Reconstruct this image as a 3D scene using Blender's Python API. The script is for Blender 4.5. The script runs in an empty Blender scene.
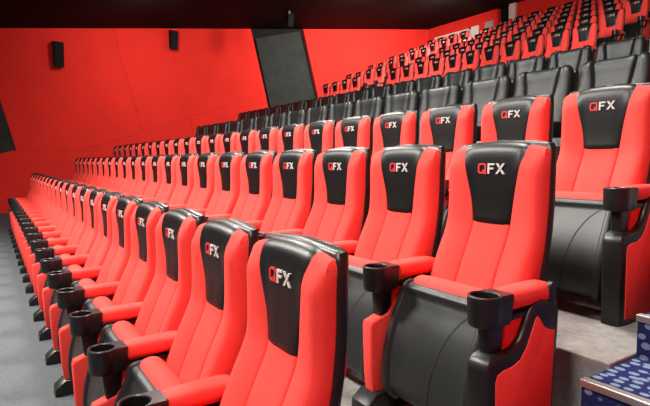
import bpy, bmesh, math, random
import numpy as np
from mathutils import Vector, Matrix

scene = bpy.context.scene
col = scene.collection
random.seed(7)

# ------------------------------------------------------------------ camera
CAM = Vector((1.4327, -0.7831, 1.4724))
YAW, PITCH = 0.5855, -0.0817
fwd = Vector((-math.cos(YAW) * math.cos(PITCH), math.sin(YAW) * math.cos(PITCH), math.sin(PITCH)))
right = fwd.cross(Vector((0, 0, 1))).normalized()
up = right.cross(fwd)
cd = bpy.data.cameras.new('camera')
cam = bpy.data.objects.new('camera', cd)
col.objects.link(cam)
m = Matrix((right, up, -fwd)).transposed().to_4x4()
m.translation = CAM
cam.matrix_world = m
cd.sensor_width = 36
cd.lens = 506.16 / 650 * 36
cd.clip_start = 0.02
scene.camera = cam

# ------------------------------------------------------------------ world, lamps, exposure
w = bpy.data.worlds.new('world')
scene.world = w
w.use_nodes = True
w.node_tree.nodes['Background'].inputs[0].default_value = (1.0, 0.97, 0.94, 1)
w.node_tree.nodes['Background'].inputs[1].default_value = 0.26
scene.view_settings.view_transform = 'Standard'
scene.view_settings.look = 'None'
scene.view_settings.gamma = 1
scene.view_settings.use_curve_mapping = False
scene.view_settings.exposure = 0.0


def area_lamp(name, loc, aim, power, size, color=(1, 0.95, 0.88)):
    l = bpy.data.lights.new(name, 'AREA')
    l.shape = 'DISK'
    l.size = size
    l.energy = power
    l.color = color
    o = bpy.data.objects.new(name, l)
    col.objects.link(o)
    o.location = loc
    o.rotation_euler = (Vector(aim) - Vector(loc)).to_track_quat('-Z', 'Y').to_euler()
    return o


WX = -15.6


def ceil_z(y):
    return 5.25 + 0.1376 * y


# house lights set in the sloping ceiling, all above and outside the frame
for (x, y, p, ax, ay, az) in [
        (0.6, -1.8, 250, -1.0, 1.0, 0.5),
        (-3.5, -2.0, 600, -3.5, 1.0, 0.5),
        (-7.0, -2.0, 380, -5.5, 1.0, 0.5),
        (-1.5, 2.0, 300, -2.0, 3.0, 0.5),
        (-6.0, 2.2, 420, -5.5, 3.0, 1.0),
        (-2.0, 6.5, 130, -6.0, 10.5, 3.0),
        (-8.0, 8.5, 260, -15.0, 10.0, 4.0)]:
    area_lamp('house_light', (x, y, ceil_z(y) - 0.12), (ax, ay, az), p, 1.1)
# wall washers along the ceiling, turned to the red side wall
for (x, y, p, ay, az) in [(-11.0, 2.5, 75, 3.5, 4.6), (-10.0, 9.0, 135, 9.8, 5.0), (-9.5, 12.0, 330, 13.0, 5.6)]:
    area_lamp('wall_washer', (x, y, ceil_z(y) - 0.12), (WX, ay, az), p, 0.5, (1, .93, .85)).data.spread = math.radians(110)

# ------------------------------------------------------------------ materials


def mat(name, color, rough=0.5, metal=0.0, bump=None, vary=None, sheen=0.0, spec=0.5):
    m = bpy.data.materials.new(name)
    m.use_nodes = True
    nt = m.node_tree
    b = nt.nodes['Principled BSDF']
    b.inputs['Base Color'].default_value = (*color, 1)
    b.inputs['Roughness'].default_value = rough
    b.inputs['Metallic'].default_value = metal
    b.inputs['Specular IOR Level'].default_value = spec
    if sheen:
        b.inputs['Sheen Weight'].default_value = sheen
        b.inputs['Sheen Roughness'].default_value = 0.5
    tc = nt.nodes.new('ShaderNodeTexCoord')
    if vary:
        n = nt.nodes.new('ShaderNodeTexNoise')
        n.inputs['Scale'].default_value = vary[0]
        n.inputs['Detail'].default_value = 6
        r = nt.nodes.new('ShaderNodeValToRGB')
        k = vary[1]
        r.color_ramp.elements[0].position = 0.3
        r.color_ramp.elements[1].position = 0.7
        r.color_ramp.elements[0].color = (*[c * (1 - k) for c in color], 1)
        r.color_ramp.elements[1].color = (*[min(1, c * (1 + k)) for c in color], 1)
        nt.links.new(tc.outputs['Object'], n.inputs['Vector'])
        nt.links.new(n.outputs['Fac'], r.inputs['Fac'])
        nt.links.new(r.outputs['Color'], b.inputs['Base Color'])
    if bump:
        n2 = nt.nodes.new('ShaderNodeTexNoise')
        n2.inputs['Scale'].default_value = bump[0]
        n2.inputs['Detail'].default_value = 3
        bp = nt.nodes.new('ShaderNodeBump')
        bp.inputs['Strength'].default_value = bump[1]
        bp.inputs['Distance'].default_value = 0.01
        nt.links.new(tc.outputs['Object'], n2.inputs['Vector'])
        nt.links.new(n2.outputs['Fac'], bp.inputs['Height'])
        nt.links.new(bp.outputs['Normal'], b.inputs['Normal'])
    return m


M_RED = mat('red_seat_fabric', (0.86, 0.068, 0.056), 0.9, vary=(40, 0.03), bump=(260, 0.15), sheen=0.0, spec=0.2)
M_BLKLEATHER = mat('black_leather', (0.004, 0.0045, 0.0045), 0.38, bump=(180, 0.10), spec=0.36)
M_PLASTIC = mat('black_plastic', (0.008, 0.0085, 0.0085), 0.36, bump=(400, 0.08))
M_SHELL = mat('grained_black_plastic', (0.017, 0.020, 0.020), 0.42, bump=(500, 0.1))
M_SEAM = mat('black_seam', (0.006, 0.006, 0.006), 0.7)
M_GREYLEATHER = mat('charcoal_leather', (0.0060, 0.0078, 0.0078), 0.42, vary=(5, 0.15), bump=(160, 0.15), spec=0.34)
M_WHITE = mat('white_stitch', (0.55, 0.545, 0.53), 0.6, bump=(300, 0.1))
M_REDSTITCH = mat('red_stitch', (0.62, 0.02, 0.03), 0.6, bump=(300, 0.1))
M_CHROME = mat('chrome', (0.75, 0.75, 0.75), 0.2, metal=1.0, bump=(20, 0.02))
M_CARPET = mat('grey_carpet', (0.102, 0.112, 0.118), 0.95, vary=(40, 0.12), bump=(120, 0.6), spec=0.1)
M_CARPET2 = mat('grey_tier_carpet', (0.30, 0.285, 0.27), 0.95, vary=(30, 0.15), bump=(120, 0.6), spec=0.1)
M_WALLRED = mat('red_wall_fabric', (0.70, 0.026, 0.018), 0.9, vary=(1.5, 0.05), bump=(90, 0.15), spec=0.15)
M_WALLGREY = mat('charcoal_wall_fabric', (0.028, 0.031, 0.029), 0.9, vary=(3, 0.15), bump=(90, 0.2), spec=0.15)
M_BLACK = mat('matt_black_paint', (0.006, 0.006, 0.006), 0.85, vary=(2, 0.3), spec=0.2)
M_CEIL = mat('black_ceiling', (0.0045, 0.0045, 0.0045), 0.8, vary=(0.8, 0.5), bump=(6, 0.3), spec=0.1)
M_PALE = mat('pale_paint', (0.72, 0.66, 0.60), 0.7, vary=(4, 0.06))
M_SPK = mat('speaker_black', (0.004, 0.0045, 0.0045), 0.8, bump=(60, 0.2), spec=0.15)
M_ALU = mat('aluminium', (0.62, 0.60, 0.57), 0.5, metal=1.0, bump=(60, 0.05))


def blue_carpet():
    m = bpy.data.materials.new('blue_patterned_carpet')
    m.use_nodes = True
    nt = m.node_tree
    b = nt.nodes['Principled BSDF']
    b.inputs['Roughness'].default_value = 0.95
    b.inputs['Specular IOR Level'].default_value = 0.1
    tc = nt.nodes.new('ShaderNodeTexCoord')
    mp = nt.nodes.new('ShaderNodeMapping')
    mp.inputs['Scale'].default_value = (19, 24, 24)
    v = nt.nodes.new('ShaderNodeTexVoronoi')
    v.inputs['Scale'].default_value = 1.0
    v.inputs['Randomness'].default_value = 0.55
    r = nt.nodes.new('ShaderNodeValToRGB')
    r.color_ramp.elements[0].position = 0.33
    r.color_ramp.elements[1].position = 0.39
    r.color_ramp.elements[0].color = (0.20, 0.27, 0.40, 1)
    r.color_ramp.elements[1].color = (0.020, 0.026, 0.110, 1)
    nt.links.new(tc.outputs['Object'], mp.inputs['Vector'])
    nt.links.new(mp.outputs['Vector'], v.inputs['Vector'])
    nt.links.new(v.outputs['Distance'], r.inputs['Fac'])
    nt.links.new(r.outputs['Color'], b.inputs['Base Color'])
    n2 = nt.nodes.new('ShaderNodeTexNoise')
    n2.inputs['Scale'].default_value = 140
    bp = nt.nodes.new('ShaderNodeBump')
    bp.inputs['Strength'].default_value = 0.5
    bp.inputs['Distance'].default_value = 0.01
    nt.links.new(tc.outputs['Object'], n2.inputs['Vector'])
    nt.links.new(n2.outputs['Fac'], bp.inputs['Height'])
    nt.links.new(bp.outputs['Normal'], b.inputs['Normal'])
    return m


M_BLUE = blue_carpet()

# ------------------------------------------------------------------ mesh helpers


def finish(name, bm, mats, parent=None, smooth=True, angle=40):
    bmesh.ops.recalc_face_normals(bm, faces=bm.faces)
    me = bpy.data.meshes.new(name)
    bm.to_mesh(me)
    bm.free()
    for mm in (mats if isinstance(mats, (list, tuple)) else [mats]):
        me.materials.append(mm)
    if smooth:
        for p in me.polygons:
            p.use_smooth = True
        me.set_sharp_from_angle(angle=math.radians(angle))
    o = bpy.data.objects.new(name, me)
    col.objects.link(o)
    if parent:
        o.parent = parent
    return o


def add_box(bm, x0, x1, y0, y1, z0, z1, bev=0.0, seg=2, mi=0):
    r = bmesh.ops.create_cube(bm, size=1)
    vs = r['verts']
    for v in vs:
        v.co = Vector(((x0 + x1) / 2 + v.co.x * (x1 - x0), (y0 + y1) / 2 + v.co.y * (y1 - y0), (z0 + z1) / 2 + v.co.z * (z1 - z0)))
    fs = {f for v in vs for f in v.link_faces}
    for f in fs:
        f.material_index = mi
    if bev > 0:
        es = list({e for v in vs for e in v.link_edges})
        bmesh.ops.bevel(bm, geom=es, offset=bev, segments=seg, profile=0.5, affect='EDGES')


def add_prism(bm, pts, a0, a1, axis=0, bev=0.0, seg=2, mi=0):
    """polygon in the two other axes, extruded from a0 to a1 along axis"""
    def mk(p, a):
        c = list(p)
        c.insert(axis, a)
        return bm.verts.new(c)
    A = [mk(p, a0) for p in pts]
    B = [mk(p, a1) for p in pts]
    fs = [bm.faces.new(A), bm.faces.new(B[::-1])]
    n = len(pts)
    for i in range(n):
        fs.append(bm.faces.new((A[i], B[i], B[(i + 1) % n], A[(i + 1) % n])))
    for f in fs:
        f.material_index = mi
    bmesh.ops.recalc_face_normals(bm, faces=fs)
    if bev > 0:
        es = list({e for f in fs[:2] for e in f.edges})
        bmesh.ops.bevel(bm, geom=es, offset=bev, segments=seg, profile=0.5, affect='EDGES')


def add_grid(bm, rows, closed=False, cap0=False, cap1=False, mi=0):
    V = [[bm.verts.new(p) for p in r] for r in rows]
    n = len(rows[0])
    for a, b in zip(V[:-1], V[1:]):
        for i in range(n if closed else n - 1):
            f = bm.faces.new((a[i], a[(i + 1) % n], b[(i + 1) % n], b[i]))
            f.material_index = mi
    if cap0:
        bm.faces.new(V[0]).material_index = mi
    if cap1:
        bm.faces.new(V[-1][::-1]).material_index = mi
    return V


def spline(keys, n):
    """Catmull-Rom through the keys (rows of numbers), n samples"""
    K = np.array(keys, float)
    K = np.vstack([2 * K[0] - K[1], K, 2 * K[-1] - K[-2]])
    seg = len(K) - 3
    out = []
    for i in range(n):
        t = i / (n - 1) * seg
        k = min(int(t), seg - 1)
        t -= k
        p0, p1, p2, p3 = K[k:k + 4]
        out.append(0.5 * (2 * p1 + (p2 - p0) * t + (2 * p0 - 5 * p1 + 4 * p2 - p3) * t * t + (3 * p1 - p0 - 3 * p2 + p3) * t ** 3))
    return np.array(out)


def tangents(P):
    T = np.gradient(P[:, :2], axis=0)
    T /= np.linalg.norm(T, axis=1)[:, None] + 1e-9
    return T


def sweep_rows(P, cross, hw=0.25):
    """P rows: y, z, width scale, arch.  cross: list or function(i, y, z) of (x, d)"""
    T = tangents(P)
    rows = []
    for i, (y, z, ws, ar) in enumerate(P):
        ny, nz = -T[i, 1], T[i, 0]
        cr = cross(i, y, z) if callable(cross) else cross
        rows.append([(x * ws, y + ny * d, z + nz * d + ar * (1 - (x / hw) ** 2)) for x, d in cr])
    return rows


def mirror(half):
    return [(-x, d) for x, d in half[::-1] if x > 1e-6] + list(half)


def empty(name, loc, label, cat, group=None):
    o = bpy.data.objects.new(name, None)
    o.empty_display_size = 0.1
    col.objects.link(o)
    o.location = loc
    o['label'] = label
    o['category'] = cat
    if group:
        o['group'] = group
    return o


def structure(o):
    o['kind'] = 'structure'
    return o


# ------------------------------------------------------------------ the setting
TIERS = [(-9.0, 0.16, 0.0), (0.16, 1.2, 0.343), (1.2, 2.3, 0.686), (2.3, 4.35, 1.2), (4.35, 8.7, 1.89)]
R0, RD, RR, RF = 9.7, 1.06, 0.45, 3.12
for k in range(6):
    TIERS.append((8.7 + RD * k + (0 if k == 0 else 0.0), 8.7 + RD * (k + 1) if k < 5 else 16.4, RF + RR * k))
bm = bmesh.new()
add_box(bm, -15.8, 3.2, -9, 16.4, -0.2, 0.0)
structure(finish('floor', bm, M_CARPET, smooth=False))
for k, (y0, y1, z) in enumerate(TIERS[1:]):
    bm = bmesh.new()
    x1 = 0.45 if y1 < 2.5 else 3.2
    add_box(bm, -15.8, x1, y0, 16.4, TIERS[k][2] - (0.0 if k else 0.0), z, bev=0.006)
    structure(finish('floor_tier', bm, M_CARPET2, smooth=False))

# aisle stair in blue patterned carpet with metal nosings
zs = [0.165, 0.335, 0.505, 0.676, 0.848, 1.02]
ys = [-0.21, 0.19, 0.59, 0.99, 1.39, 1.79]
bm = bmesh.new()
bn = bmesh.new()
for z, y in zip(zs, ys):
    add_box(bm, 0.455, 3.2, y, 2.3, 0.0 if z < 0.2 else z - 0.18, z, bev=0.008)
    add_box(bn, 0.453, 3.2, y - 0.008, y + 0.03, z - 0.022, z + 0.006, bev=0.004)
structure(finish('floor_stair', bm, M_BLUE, smooth=False))
structure(finish('trim_6', bn, M_ALU, smooth=False))

# left wall: dark backing, red and charcoal fabric panels standing proud of it
bm = bmesh.new()
add_box(bm, WX - 0.3, WX - 0.12, -9, 16.5, 0, 9.5)
structure(finish('wall_left', bm, M_BLACK, smooth=False))


def wt(y):
    return ceil_z(y) - 0.02


def wall_slab(bm, pts, front):
    add_prism(bm, pts, WX - 0.12, front, axis=0, bev=0.006, seg=1)


def lerp(a, b, t):
    return (a[0] + (b[0] - a[0]) * t, a[1] + (b[1] - a[1]) * t)


# slanted edges of the red field
Rt, Rb = (7.31, wt(7.31)), (8.72, 0.0)
S1t, S1m, S1b = (2.60, wt(2.6)), (3.44, 2.42), (4.15, 0.0)
S2t, S2m, S2b = (4.24, wt(4.24)), (4.98, 2.98), (5.75, 0.0)
H0 = (-3.0, 0.35)
Hr = (7.87, 3.98)
Lm = (-3.0, 1.0)
Wd = [(-0.43, 3.19), (-0.10, 1.80), (-3.0, 1.10), (-3.0, 4.9)]
g = 0.0015
bm = bmesh.new()
wall_slab(bm, [(-3.0, wt(-3)), (S1t[0] - g, S1t[1]), (S1m[0] - g, S1m[1] + g), (1.6, 1.82 + g), (-0.10 + g, 1.80), (-0.43 + g, 3.19), (-3.0, 4.9 + g)], WX)
wall_slab(bm, [(S1t[0] + g, S1t[1]), (S2t[0] - g, S2t[1]), (S2m[0] - g, S2m[1] + g), (S1m[0] + g, S1m[1] + g)], WX + 0.006)
wall_slab(bm, [(S2t[0] + g, S2t[1]), Rt, Hr, (S2m[0] + g, S2m[1] + g)], WX + 0.0)
wall_slab(bm, [(-3.0, 0.0), (S1b[0] - g, 0.0), (S1m[0] - g, S1m[1] - g), (1.6, 1.82 - g), (-0.10 + g, 1.80 - g), (-3.0, 1.1 - g)], WX + 0.008)
wall_slab(bm, [(S1b[0] + g, 0.0), (S2b[0] - g, 0.0), (S2m[0] - g, S2m[1] - g), (S1m[0] + g, S1m[1] - g)], WX + 0.002)
wall_slab(bm, [(S2b[0] + g, 0.0), Rb, (Hr[0], Hr[1] - g), (S2m[0] + g, S2m[1] - g)], WX + 0.008)
structure(finish('trim_1', bm, M_WALLRED, smooth=False))
bm = bmesh.new()
add_prism(bm, Wd, WX - 0.12, WX - 0.03, axis=0)
structure(finish('trim_2', bm, M_WALLGREY, smooth=False))
bm = bmesh.new()
add_prism(bm, [(7.50, 5.93), (9.37, 6.44), (10.9, 0.9), (8.70, 0.9)], WX - 0.12, WX - 0.02, axis=0, bev=0.01, seg=1)
structure(finish('trim_3', bm, M_WALLGREY, smooth=False))
bm = bmesh.new()
add_prism(bm, [(9.52, wt(9.52)), (16.2, wt(16.2)), (16.2, 2.0), (10.72, 2.0)], WX - 0.12, WX, axis=0, bev=0.012, seg=1)
structure(finish('trim_4', bm, M_WALLRED, smooth=False))

# back wall with its red field, pale lit ports, dark recess and pale pilaster
bm = bmesh.new()
add_box(bm, -15.8, 3.3, 16.4, 16.6, 2.0, 9.5)
structure(finish('wall_back', bm, M_BLACK, smooth=False))
bm = bmesh.new()
add_box(bm, -15.6, -11.87, 16.2, 16.4, 7.02, ceil_z(16.2), bev=0.01)
add_box(bm, -15.6, -11.87, 16.2, 16.4, 4.5, 6.44, bev=0.01)
add_box(bm, -15.6, -14.9, 16.2, 16.4, 6.44, 7.02, bev=0.01)
add_box(bm, -12.78, -12.46, 16.2, 16.4, 6.44, 7.02, bev=0.01)
add_box(bm, -12.06, -11.87, 16.2, 16.4, 6.44, 7.02, bev=0.01)
add_box(bm, -11.0, 3.2, 16.2, 16.4, 4.5, ceil_z(16.2), bev=0.01)
structure(finish('trim_5', bm, M_WALLRED, smooth=False))
bm = bmesh.new()
add_box(bm, -15.2, -13.3, 16.13, 16.38, 6.83, 7.0, bev=0.01)
add_box(bm, -13.55, -13.3, 16.14, 16.38, 6.44, 6.84, bev=0.01)
structure(finish('window_1', bm, M_PALE, smooth=False))
bm = bmesh.new()
add_box(bm, -13.15, -12.80, 16.15, 16.38, 6.6, 7.03, bev=0.01)
structure(finish('window_2', bm, M_PALE, smooth=False))
bm = bmesh.new()
add_box(bm, -12.46, -12.06, 16.15, 16.38, 6.70, 7.07, bev=0.01)
structure(finish('window_3', bm, mat('grey_paint', (0.34, 0.30, 0.29), 0.6, vary=(5, 0.1)), smooth=False))
bm = bmesh.new()
add_box(bm, -11.28, -11.0, 16.08, 16.4, 4.5, ceil_z(16.2), bev=0.02)
structure(finish('trim_7', bm, M_PALE, smooth=False))

# right wall and sloping ceiling
bm = bmesh.new()
add_box(bm, 3.2, 3.4, -9, 16.6, 0, 9.5)
structure(finish('wall_right', bm, M_WALLRED, smooth=False))
bm = bmesh.new()
add_prism(bm, [(-9, ceil_z(-9)), (16.6, ceil_z(16.6)), (16.6, ceil_z(16.6) + 0.25), (-9, ceil_z(-9) + 0.25)], -15.9, 3.4, axis=0)
structure(finish('ceiling', bm, M_CEIL, smooth=False))

# ------------------------------------------------------------------ the red chair, built once
BACK = spline([(-.160, .44, 1, 0), (-.140, .53, 1, 0), (-.105, .62, 1, 0), (-.072, .70, 1, 0), (-.034, .78, 1, 0), (-.008, .848, 1, 0),
               (0, .93, 1, 0), (0, 1.03, 1, 0), (0, 1.10, 1, .003), (.002, 1.148, .995, .008), (.011, 1.174, .975, .014),
               (.032, 1.189, .95, .018), (.062, 1.192, .935, .019), (.085, 1.186, .925, .019)], 53)
HALF = [(0, .001), (.05, .002), (.085, .001), (.094, -.002), (.098, -.008), (.102, -.002), (.112, .003), (.15, .016), (.19, .026),
        (.218, .026), (.236, .014), (.245, -.006), (.248, -.045), (.244, -.09)]
CROSS = mirror(HALF)
hx = [p[0] for p in HALF if not 0.09 < p[0] < 0.11]
hd = [p[1] for p in HALF if not 0.09 < p[0] < 0.11]


def dsurf(x):
    return float(np.interp(abs(x), hx, hd))


def front_y(z):
    k = np.argmin(np.abs(BACK[:38, 1] - z))
    return BACK[k, 0]


def fade(i, z):
    if i > 44:
        return 1.0
    t = min(1.0, max(0.0, (z - 1.09) / .085))
    return t * t * (3 - 2 * t)


def panel_half(z):
    return float(np.interp(z, [.84, .88, 1.0, 1.10, 1.15, 1.18, 1.21], [.096, .102, .128, .152, .165, .172, .174]))


def backrest_mesh():
    bm = bmesh.new()
    T = tangents(BACK)
    rows = []
    for i, (y, z, ws, ar) in enumerate(BACK):
        ny, nz = -T[i, 1], T[i, 0]
        r = []
        f = 1 - fade(i, z)
        for x, d in CROSS:
            if d > 0 and abs(x) > .11:
                d = d * f - .006 * (1 - f) * (abs(x) - .11) / .14
            d0, back = max(d, -.014), max(0.0, -.014 - d)
            yy = y + ny * d0
            if back > 0:
                yy = max(yy, min(yy + back, .082 if z > .85 else yy + back))
            r.append((x * ws, yy, z + nz * d0 + ar * (1 - (x / .25) ** 2)))
        rows.append(r)
    add_grid(bm, rows, cap0=True, cap1=True)
    return bm


def panel_mesh():
    P = np.array([r for i, r in enumerate(BACK) if r[1] > .846 or i > 40])
    us = [-1, -.97, -.9, -.8, -.7, -.6, -.45, -.25, 0, .25, .45, .6, .7, .8, .9, .97, 1]
    n = len(P)
    i0 = len(BACK) - n

    def cr(i, y, z):
        f = 1 - fade(i + i0, z)
        hwid = panel_half(z if i < n - 8 else 1.21)
        e = -.010 if i in (0,) else 0
        return [(u * hwid, dsurf(u * hwid) * f + .007 * (1 - abs(u) ** 6) - .004 + (.003 if abs(u) < .95 else 0) + e) for u in us]
    bm = bmesh.new()
    add_grid(bm, sweep_rows(P, cr))
    return bm


def logo_mesh():
    bm = bmesh.new()
    H = .046
    z0 = 1.076

    def poly(pts, mi, ox):
        V0, V1 = [], []
        for (px, pz) in pts:
            x = ox + px * H
            z = z0 + pz * H
            y = front_y(z) - .0095
            V0.append(bm.verts.new((x, y - .003, z)))
            V1.append(bm.verts.new((x, y + .006, z)))
        fs = [bm.faces.new(V0), bm.faces.new(V1[::-1])]
        k = len(pts)
        for i in range(k):
            fs.append(bm.faces.new((V0[i], V1[i], V1[(i + 1) % k], V0[(i + 1) % k])))
        for f in fs:
            f.material_index = mi

    # Q: squared ring in quads with a tail
    o = [(.18, 0), (.77, 0), (.95, .18), (.95, .82), (.77, 1), (.18, 1), (0, .82), (0, .18)]
    q = [(.25, .17), (.71, .17), (.78, .24), (.78, .76), (.71, .83), (.25, .83), (.17, .76), (.17, .24)]
    ox = -.070
    for i in range(8):
        j = (i + 1) % 8
        poly([o[i], o[j], q[j], q[i]], 0, ox)
    poly([(.50, .34), (.66, .42), (1.02, .02), (.84, -.08)], 0, ox)
    ox = -.070 + 1.14 * H
    poly([(0, 0), (.2, 0), (.2, 1), (0, 1)], 1, ox)
    poly([(.2, .82), (.76, .82), (.76, 1), (.2, 1)], 1, ox)
    poly([(.2, .42), (.64, .42), (.64, .60), (.2, .60)], 1, ox)
    ox = -.070 + 2.06 * H
    poly([(0, 0), (.24, 0), (1.0, 1), (.76, 1)], 1, ox)
    poly([(0, 1), (.24, 1), (.45, .72), (.33, .56)], 1, ox)
    poly([(.67, .44), (.55, .28), (.76, 0), (1.0, 0)], 1, ox)
    return bm


def back_shell_mesh():
    P = spline([(-.02, .30, .86, 0), (-.02, .36, .93, 0), (-.01, .5, .97, 0), (.008, .65, .99, 0), (.035, .80, 1, 0), (.05, .95, 1, 0), (.052, 1.08, 1, .002),
                (.054, 1.13, .995, .008), (.058, 1.16, .98, .014), (.062, 1.182, .955, .019), (.066, 1.194, .925, .022)], 28)
    loop = mirror([(0, -.004), (.2, -.004), (.258, -.004), (.272, .0), (.277, .012), (.277, .035), (.268, .055), (.235, .068), (.15, .074)])
    half = [(0, -.012), (.235, -.012), (.252, -.009), (.257, .0), (.256, .018), (.248, .032), (.22, .042), (.15, .047), (0, .049)]
    rows = []
    full = half + [(-x, d) for x, d in half[-2:0:-1]]
    for (y, z, ws, ar) in P:
        rows.append([(x * ws, y + d, z + ar * (1 - (x / .278) ** 2)) for x, d in full])
    bm = bmesh.new()
    add_grid(bm, rows, closed=True, cap0=True)
    # rounded closing over the top
    y, z, ws, ar = P[-1]
    prev = rows[-1]
    for sh, dz in ((.9, .004), (.75, .007), (.4, .009)):
        rr = [(x * ws * (1 - .02 * (1 - sh)), y + .0185 + (d - .0185) * sh, z + dz + ar * (1 - (x / .278) ** 2)) for x, d in full]
        add_grid(bm, [prev, rr], closed=True)
        prev = rr
    bm2 = [bm.verts.new(p) for p in prev]
    bm.faces.new(bm2)
    bmesh.ops.remove_doubles(bm, verts=bm.verts, dist=1e-5)
    return bm


SHELL = spline([(-.360, .085, .90, 0), (-.395, .11, .95, 0), (-.408, .16, .98, 0), (-.405, .25, 1, 0), (-.388, .34, 1, 0), (-.358, .43, 1, 0), (-.325, .50, .99, 0),
                (-.305, .545, .985, 0), (-.292, .566, .97, 0), (-.272, .572, .96, 0), (-.255, .565, .95, 0)], 40)


def seat_shell_mesh():
    half = [(0, 0), (.12, 0), (.200, 0), (.206, .001), (.211, .012), (.219, .016), (.238, .014), (.247, .006), (.250, -.012), (.248, -.04)]
    bm = bmesh.new()
    nn = len(SHELL)

    def cr(i, y, z):
        t = i / (nn - 1)
        k = 1.0 if t < .70 else max(0, 1 - (t - .70) / .06)   # the recessed field ends below the top lip
        out = []
        for x, d in mirror(half):
            dd = d + (.017 * (1 - k) if abs(x) < .222 else 0)
            out.append((x, dd))
        return out
    rows = sweep_rows(SHELL, cr)
    add_grid(bm, rows, cap0=True, cap1=True)
    # two curved moulded lines in the field
    T = tangents(SHELL)
    for sgn in (1,):
        pts = []
        for i in range(6, 28):
            t = (i - 6) / 21
            y, z = SHELL[i, :2]
            x = .03 + .15 * t ** 2.2
            pts.append((x * sgn, y - T[i, 1] * .0015, z + T[i, 0] * .0015))
        for p, q in zip(pts[:-1], pts[1:]):
            a = .0032
            V = [bm.verts.new((p[0] - a, p[1], p[2])), bm.verts.new((p[0] + a, p[1], p[2])), bm.verts.new((q[0] + a, q[1], q[2])), bm.verts.new((q[0] - a, q[1], q[2]))]
            bm.faces.new(V).material_index = 1
    return bm


def seat_cushion_mesh():
    P = spline([(-.37, .115, .93, 0), (-.372, .2, 1, 0), (-.366, .3, 1, 0), (-.345, .4, 1, 0), (-.31, .49, 1, 0), (-.29, .55, 1, 0), (-.278, .588, .99, 0), (-.255, .612, .975, .003),
                (-.22, .618, .965, .004), (-.185, .605, .965, .003), (-.165, .57, .97, 0), (-.17, .5, .98, 0), (-.20, .40, 1, 0), (-.23, .3, 1, 0), (-.25, .2, 1, 0), (-.27, .12, .97, 0)], 40)
    half = [(0, 0), (.15, .0), (.205, -.003), (.226, -.014), (.235, -.032), (.236, -.05)]
    bm = bmesh.new()
    add_grid(bm, sweep_rows(P, mirror(half)), cap0=True, cap1=True)
    return bm


def armrest_mesh(cx):
    keys = spline([(-.315, .628, .034), (-.305, .628, .045), (-.27, .630, .050), (-.18, .632, .052), (-.11, .632, .053), (-.075, .630, .051), (-.055, .624, .042), (-.048, .62, .022)], 22)
    rows = []
    for (y, zc, hw_) in keys:
        r = []
        for a in range(20):
            t = 2 * math.pi * a / 20
            c, s = math.cos(t), math.sin(t)
            cx_ = math.copysign(abs(c) ** .6, c) * hw_
            sz = math.copysign(abs(s) ** .6, s) * (.040 if s > 0 else .034) * min(1, hw_ / .045)
            r.append((cx + cx_, y, zc + sz))
        rows.append(r)
    bm = bmesh.new()
    add_grid(bm, rows, closed=True, cap0=True, cap1=True)
    return bm


def arm_plate_mesh(cx):
    bm = bmesh.new()
    add_prism(bm, [(-.30, .583), (-.06, .592), (-.03, .606), (-.02, .598), (-.05, .574), (-.30, .562)], cx - .042, cx + .042, axis=0, bev=.004)
    return bm


def cup_holder_mesh(cx):
    bm = bmesh.new()
    cy, zt, zb = -.405, .663, .553
    N = 48
    outer, inner = [], []
    for i in range(N):
        t = 2 * math.pi * i / N
        c, s = math.cos(t), math.sin(t)
        ro = .061
        if s > -0.1:      # block running back to the armrest
            k = min(1 / max(abs(c), 1e-6) * .053, 1 / max(abs(s), 1e-6) * .100)
            b = max(ro, min(k, .140))
            bl = min(1, max(0, (s + .1) / .35))
            ro = ro * (1 - bl) + b * bl
        outer.append((c * ro, s * ro))
        inner.append((c * .049, s * .049))

    def ring(pts, z, sc=1.0, grow=0.0):
        out = []
        for x, y in pts:
            L = math.hypot(x, y)
            f = (L + grow) / L * sc
            out.append((cx + x * f, cy + y * f, z))
        return out
    rows = [ring(outer, zb, .86), ring(outer, zb + .004, .90), ring(outer, zb + .02, .95), ring(outer, zt - .03, .985), ring(outer, zt - .004, 1.0), ring(outer, zt, 1, -.004),
            ring(inner, zt, 1, .004), ring(inner, zt - .004), ring(inner, zt - .085, .93)]
    add_grid(bm, rows, closed=True, cap0=True, cap1=True)
    return bm


def pillar_mesh(cx):
    bm = bmesh.new()
    add_prism(bm, [(-.415, .556), (-.33, .556), (-.33, .47), (-.345, .43), (-.395, .42), (-.405, .46)], cx - .027, cx + .027, axis=0, bev=.012, seg=3)
    return bm


def stand_mesh(cx, end=0):
    bm = bmesh.new()
    if end:
        add_prism(bm, [(-.345, .43), (-.33, .50), (-.322, .575), (-.10, .575), (-.10, .43)], cx - .030, cx + .030, axis=0, bev=.010, seg=3)
        return bm
    add_prism(bm, [(-.440, .085), (-.452, .18), (-.460, .395), (-.452, .415), (-.36, .447), (-.335, .48), (-.322, .575), (-.10, .575), (-.10, .085)], cx - .033, cx + .033, axis=0, bev=.012, seg=3)
    return bm


def foot_mesh(cx, end=0):
    bm = bmesh.new()
    f = -.445 if end else -.50
    add_prism(bm, [(f, 0), (f + .004, .05), (-.44, .095), (-.10, .095), (-.07, .02), (-.07, 0)], cx - (.03 if end else .06), cx + (.03 if end else .06), axis=0, bev=.008)
    return bm


END_OUT = [(-.440, 0), (-.452, .20), (-.455, .40), (-.450, .428), (-.432, .446), (-.40, .454), (-.345, .456), (-.30, .466), (-.265, .492), (-.24, .535), (-.218, .585), (-.19, .614), (-.155, .622),
           (-.12, .616), (-.09, .602), (-.055, .590), (-.035, .565), (-.036, .50), (-.055, .10), (-.06, 0)]


def end_frame_mesh(x0, x1):
    bm = bmesh.new()
    add_prism(bm, END_OUT, x0, x1, axis=0, bev=.016, seg=3)
    return bm


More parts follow.
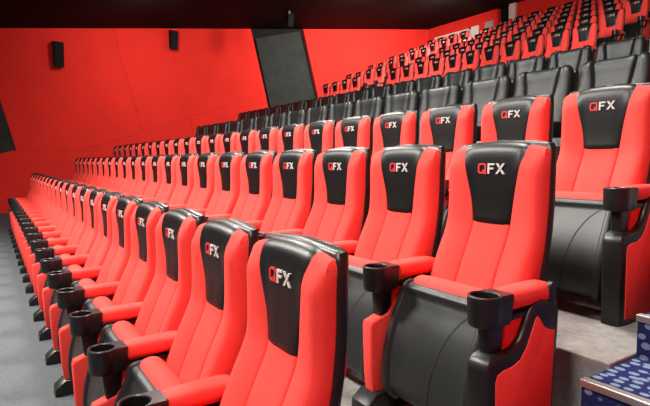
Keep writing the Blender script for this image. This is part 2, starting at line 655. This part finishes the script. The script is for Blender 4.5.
def end_inset_mesh(x0, x1):
    bm = bmesh.new()
    pts = [(-.400, .03), (-.410, .365), (-.40, .388), (-.37, .398), (-.32, .402), (-.275, .418), (-.24, .455), (-.21, .515), (-.190, .556), (-.176, .562), (-.16, .545), (-.135, .515), (-.10, .498), (-.068, .490), (-.080, .03)]
    add_prism(bm, pts, x0, x1, axis=0, bev=.005, seg=2)
    return bm


def end_post_mesh(x0, x1):
    bm = bmesh.new()
    add_prism(bm, [(-.10, .58), (-.105, .66), (-.09, .678), (-.07, .672), (-.06, .64), (-.05, .58)], x0, x1, axis=0, bev=.008, seg=2)
    return bm


chair = empty('cinema_chair', (0, 0, 0), '', 'chair')
finish('backrest', backrest_mesh(), M_RED, chair, angle=50)
hp = finish('headrest_panel', panel_mesh(), M_BLKLEATHER, chair, angle=60)
hp['label'] = 'black lettered leather headrest panel'
finish('logo', logo_mesh(), [M_REDSTITCH, M_WHITE], hp, smooth=False)
finish('back_shell', back_shell_mesh(), M_PLASTIC, chair, angle=60)
finish('seat_cushion', seat_cushion_mesh(), M_RED, chair, angle=60)
ss = finish('seat_shell', seat_shell_mesh(), [M_SHELL, M_SEAM], chair, angle=50)
bm = bmesh.new()
add_box(bm, -.02, .02, -.285, -.265, .572, .585, bev=.004)
finish('latch', bm, M_CHROME, ss)


def arm_set(cx, root, end=0):
    a = finish('armrest', armrest_mesh(cx), M_RED, root, angle=60)
    finish('arm_plate', arm_plate_mesh(cx), M_PLASTIC, a)
    finish('cup_holder', cup_holder_mesh(cx), M_PLASTIC, root, angle=35)
    s = finish('arm_stand', stand_mesh(cx, end), M_RED, root, angle=35)
    finish('pillar', pillar_mesh(cx), M_PLASTIC, s)
    finish('foot', foot_mesh(cx, end), M_PLASTIC, s)
    if end:
        a0, a1 = sorted((cx + end * .036, cx + end * .058))
        e = finish('end_panel', end_frame_mesh(a0 - .075 * (end > 0), a1 + .075 * (end < 0)), M_PLASTIC, root, angle=35)
        b0, b1 = sorted((cx + end * .052, cx + end * .062))
        finish('panel_inset', end_inset_mesh(b0, b1), M_RED, e, angle=35)
        finish('post', end_post_mesh(a0, a1), M_PLASTIC, e)


arm_set(.3, chair)


def dup(root, loc, label, group, skip=()):
    r = root.copy()
    col.objects.link(r)
    r.location = loc
    r['label'] = label
    r['group'] = group
    for ch in list(root.children):
        if ch.name.split('.')[0] in skip:
            continue
        c = ch.copy()
        col.objects.link(c)
        c.parent = r
        for gch in list(ch.children):
            d = gch.copy()
            col.objects.link(d)
            d.parent = c
    return r


ORD = ['first', 'second', 'third', 'fourth', 'fifth', 'sixth', 'seventh', 'eighth', 'ninth', 'tenth', 'eleventh', 'twelfth', 'thirteenth', 'fourteenth', 'fifteenth', 'sixteenth',
       'seventeenth', 'eighteenth', 'nineteenth', 'twentieth', 'twenty-first', 'twenty-second', 'twenty-third', 'twenty-fourth']

# an end chair (with end panel) and a far-end chair (with its own left arm) are variants of the same chair
chair_end = empty('cinema_chair', (0, 0, 0), '', 'chair')
chair_far = empty('cinema_chair', (0, 0, 0), '', 'chair')
for root in (chair_end, chair_far):
    for ch in list(chair.children):
        if root is chair_end and ch.name in ('armrest', 'cup_holder', 'arm_stand'):
            continue
        c = ch.copy()
        col.objects.link(c)
        c.parent = root
        for gch in list(ch.children):
            d = gch.copy()
            col.objects.link(d)
            d.parent = c
arm_set(.3, chair_end, end=1)
arm_set(-.3, chair_far, end=-1)

used = set()


def seat_at(proto, loc, label, group):
    if proto.name not in used:
        used.add(proto.name)
        proto.location = loc
        proto['label'] = label
        proto['group'] = group
        return proto
    return dup(proto, loc, label, group)


ROWS = [(0.0, 0.0, 0.0, 20, 'front row'), (-.0142, 1.0574, .343, 22, 'second row'), (-.1084, 2.12, .686, 23, 'third row')]
for x0, y, z, n, rn in ROWS:
    for k in range(n):
        lab = f'red chair with black headrest in the {rn}, {ORD[k]} from the near right end'
        if k == 0:
            lab = f'red chair with black headrest at the near right end of the {rn}'
        if k == n - 1:
            lab = f'red chair with black headrest at the far left end of the {rn}'
        seat_at(chair_end if k == 0 else chair_far if k == n - 1 else chair, (x0 - .6 * k, y, z), lab, f'red chairs of the {rn}')

RNAME = ['lowest rear row', 'second lowest rear row', 'third lowest rear row', 'third highest rear row', 'second highest rear row', 'highest rear row']
for r in range(6):
    y, z = R0 + RD * r, RF + RR * r
    for k in range(11):
        x = -4.6 - .6 * k - (.0 if r == 0 else .0)
        lab = f'small red chair in the {RNAME[r]}, {ORD[k]} from the right end'
        p = chair_end if k == 0 else chair_far if k == 10 else chair
        seat_at(p, (x, y, z), lab, f'red chairs of the {RNAME[r]}')
    for k in range(4):
        x = -12.55 - .6 * k
        lab = f'small red wall-side chair in the {RNAME[r]}, {ORD[k]} from the steps'
        p = chair_end if k == 0 else chair_far if k == 3 else chair
        seat_at(p, (x, y, z), lab, f'red wall-side chairs of the {RNAME[r]}')

# ------------------------------------------------------------------ the black leather recliner, built once
RB = spline([(-.20, .40, 1, 0), (-.15, .52, 1, 0), (-.10, .66, 1, 0), (-.055, .80, 1, 0), (-.02, .93, 1, 0), (-.005, 1.02, .995, 0), (.0, 1.08, .985, .004), (.012, 1.125, .965, .010),
             (.04, 1.15, .94, .014), (.075, 1.152, .92, .014), (.10, 1.135, .91, .012)], 41)


def rb_cross(i, y, z):
    gx = float(np.interp(z, [.6, .8, 1.0, 1.15], [.13, .14, .165, .195]))
    half = [(0, -.004), (gx * .5, 0), (gx - .03, .006), (gx - .012, .0), (gx, -.022), (gx + .012, .002), (gx + .03, .018), (.25, .020), (.285, .010), (.305, -.012), (.312, -.045), (.31, -.10)]
    return mirror(half)


rec = empty('recliner_chair', (0, 0, 0), '', 'recliner')
bm = bmesh.new()
add_grid(bm, sweep_rows(RB, rb_cross, .31), cap0=True, cap1=True)
finish('backrest', bm, M_GREYLEATHER, rec, angle=60)
bm = bmesh.new()
add_prism(bm, [(-.08, .30), (-.05, .5), (.0, .7), (.05, .9), (.07, 1.05), (.09, 1.12), (.13, 1.135), (.16, 1.10), (.15, .9), (.12, .6), (.09, .28)], -.305, .305, axis=0, bev=.02, seg=3)
finish('back_shell', bm, M_PLASTIC, rec, angle=40)
bm = bmesh.new()
add_prism(bm, [(-.72, .30), (-.74, .38), (-.70, .45), (-.45, .455), (-.15, .43), (-.12, .30)], -.235, .235, axis=0, bev=.03, seg=3)
finish('seat_cushion', bm, M_GREYLEATHER, rec, angle=40)
bm = bmesh.new()
add_prism(bm, [(-.72, .08), (-.745, .30), (-.70, .32), (-.66, .30), (-.66, .08)], -.23, .23, axis=0, bev=.02, seg=2)
finish('footrest', bm, M_GREYLEATHER, rec, angle=40)
for s in (-1, 1):
    bm = bmesh.new()
    a, b = sorted((s * .245, s * .325))
    add_prism(bm, [(-.68, .06), (-.70, .54), (-.66, .60), (-.2, .62), (-.06, .60), (-.04, .3), (-.04, .06)], a, b, axis=0, bev=.025, seg=3)
    finish('arm', bm, M_BLKLEATHER, rec, angle=40)
bm = bmesh.new()
add_box(bm, -.28, .28, -.62, .05, 0, .30, bev=.01)
finish('base', bm, M_PLASTIC, rec)

for x0, y, z, n, rn in [(-.93, 3.8, 1.215, 16, 'lower recliner row'), (-2.05, 6.1, 1.885, 18, 'upper recliner row')]:
    for k in range(n):
        lab = f'black leather recliner in the {rn}, {ORD[k]} from the right edge'
        seat_at(rec, (x0 - .69 * k, y, z), lab, f'black recliners of the {rn}')

# ------------------------------------------------------------------ wall speakers


def speaker(y, z, label, dz=0.50, dy=.27):
    r = empty('wall_speaker', (WX, y, z), label, 'speaker', 'surround speakers on the left wall')
    bm = bmesh.new()
    add_prism(bm, [(.06, -dz / 2 + .02), (.26, -dz / 2 - .05), (.36, dz / 2 - .07), (.06, dz / 2)], -dy / 2, dy / 2, axis=1, bev=.012)
    finish('cabinet', bm, M_SPK, r)
    bm = bmesh.new()
    a = Vector((.268, 0, -dz / 2 - .03))
    b = Vector((.358, 0, dz / 2 - .09))
    add_prism(bm, [(a.x, a.z), (a.x + .012, a.z), (b.x + .012, b.z), (b.x, b.z)], -dy / 2 + .02, dy / 2 - .02, axis=1, bev=.003)
    finish('grille', bm, M_BLACK, r)
    bm = bmesh.new()
    add_box(bm, 0.0, .10, -.05, .05, -.06, .08, bev=.005)
    finish('bracket', bm, M_CHROME if False else M_PLASTIC, r)
    return r


speaker(1.06, 4.62, 'black speaker on the red wall, leftmost of the three wall speakers', .72, .27)
speaker(4.44, 5.47, 'black speaker on the red wall below the ceiling edge, middle of the three', .60, .22)
r = empty('ceiling_speaker', (-13.0, 7.41, ceil_z(7.41)), 'dim black speaker hung from the ceiling above the charcoal wall panel', 'speaker')
bm = bmesh.new()
add_prism(bm, [(-.12, -.10), (.14, -.12), (.10, -.52), (-.12, -.46)], -.10, .10, axis=1, bev=.012)
finish('cabinet', bm, M_SPK, r)
bm = bmesh.new()
add_box(bm, -.04, .04, -.04, .04, -.11, 0.0, bev=.004)
finish('bracket', bm, M_PLASTIC, r)
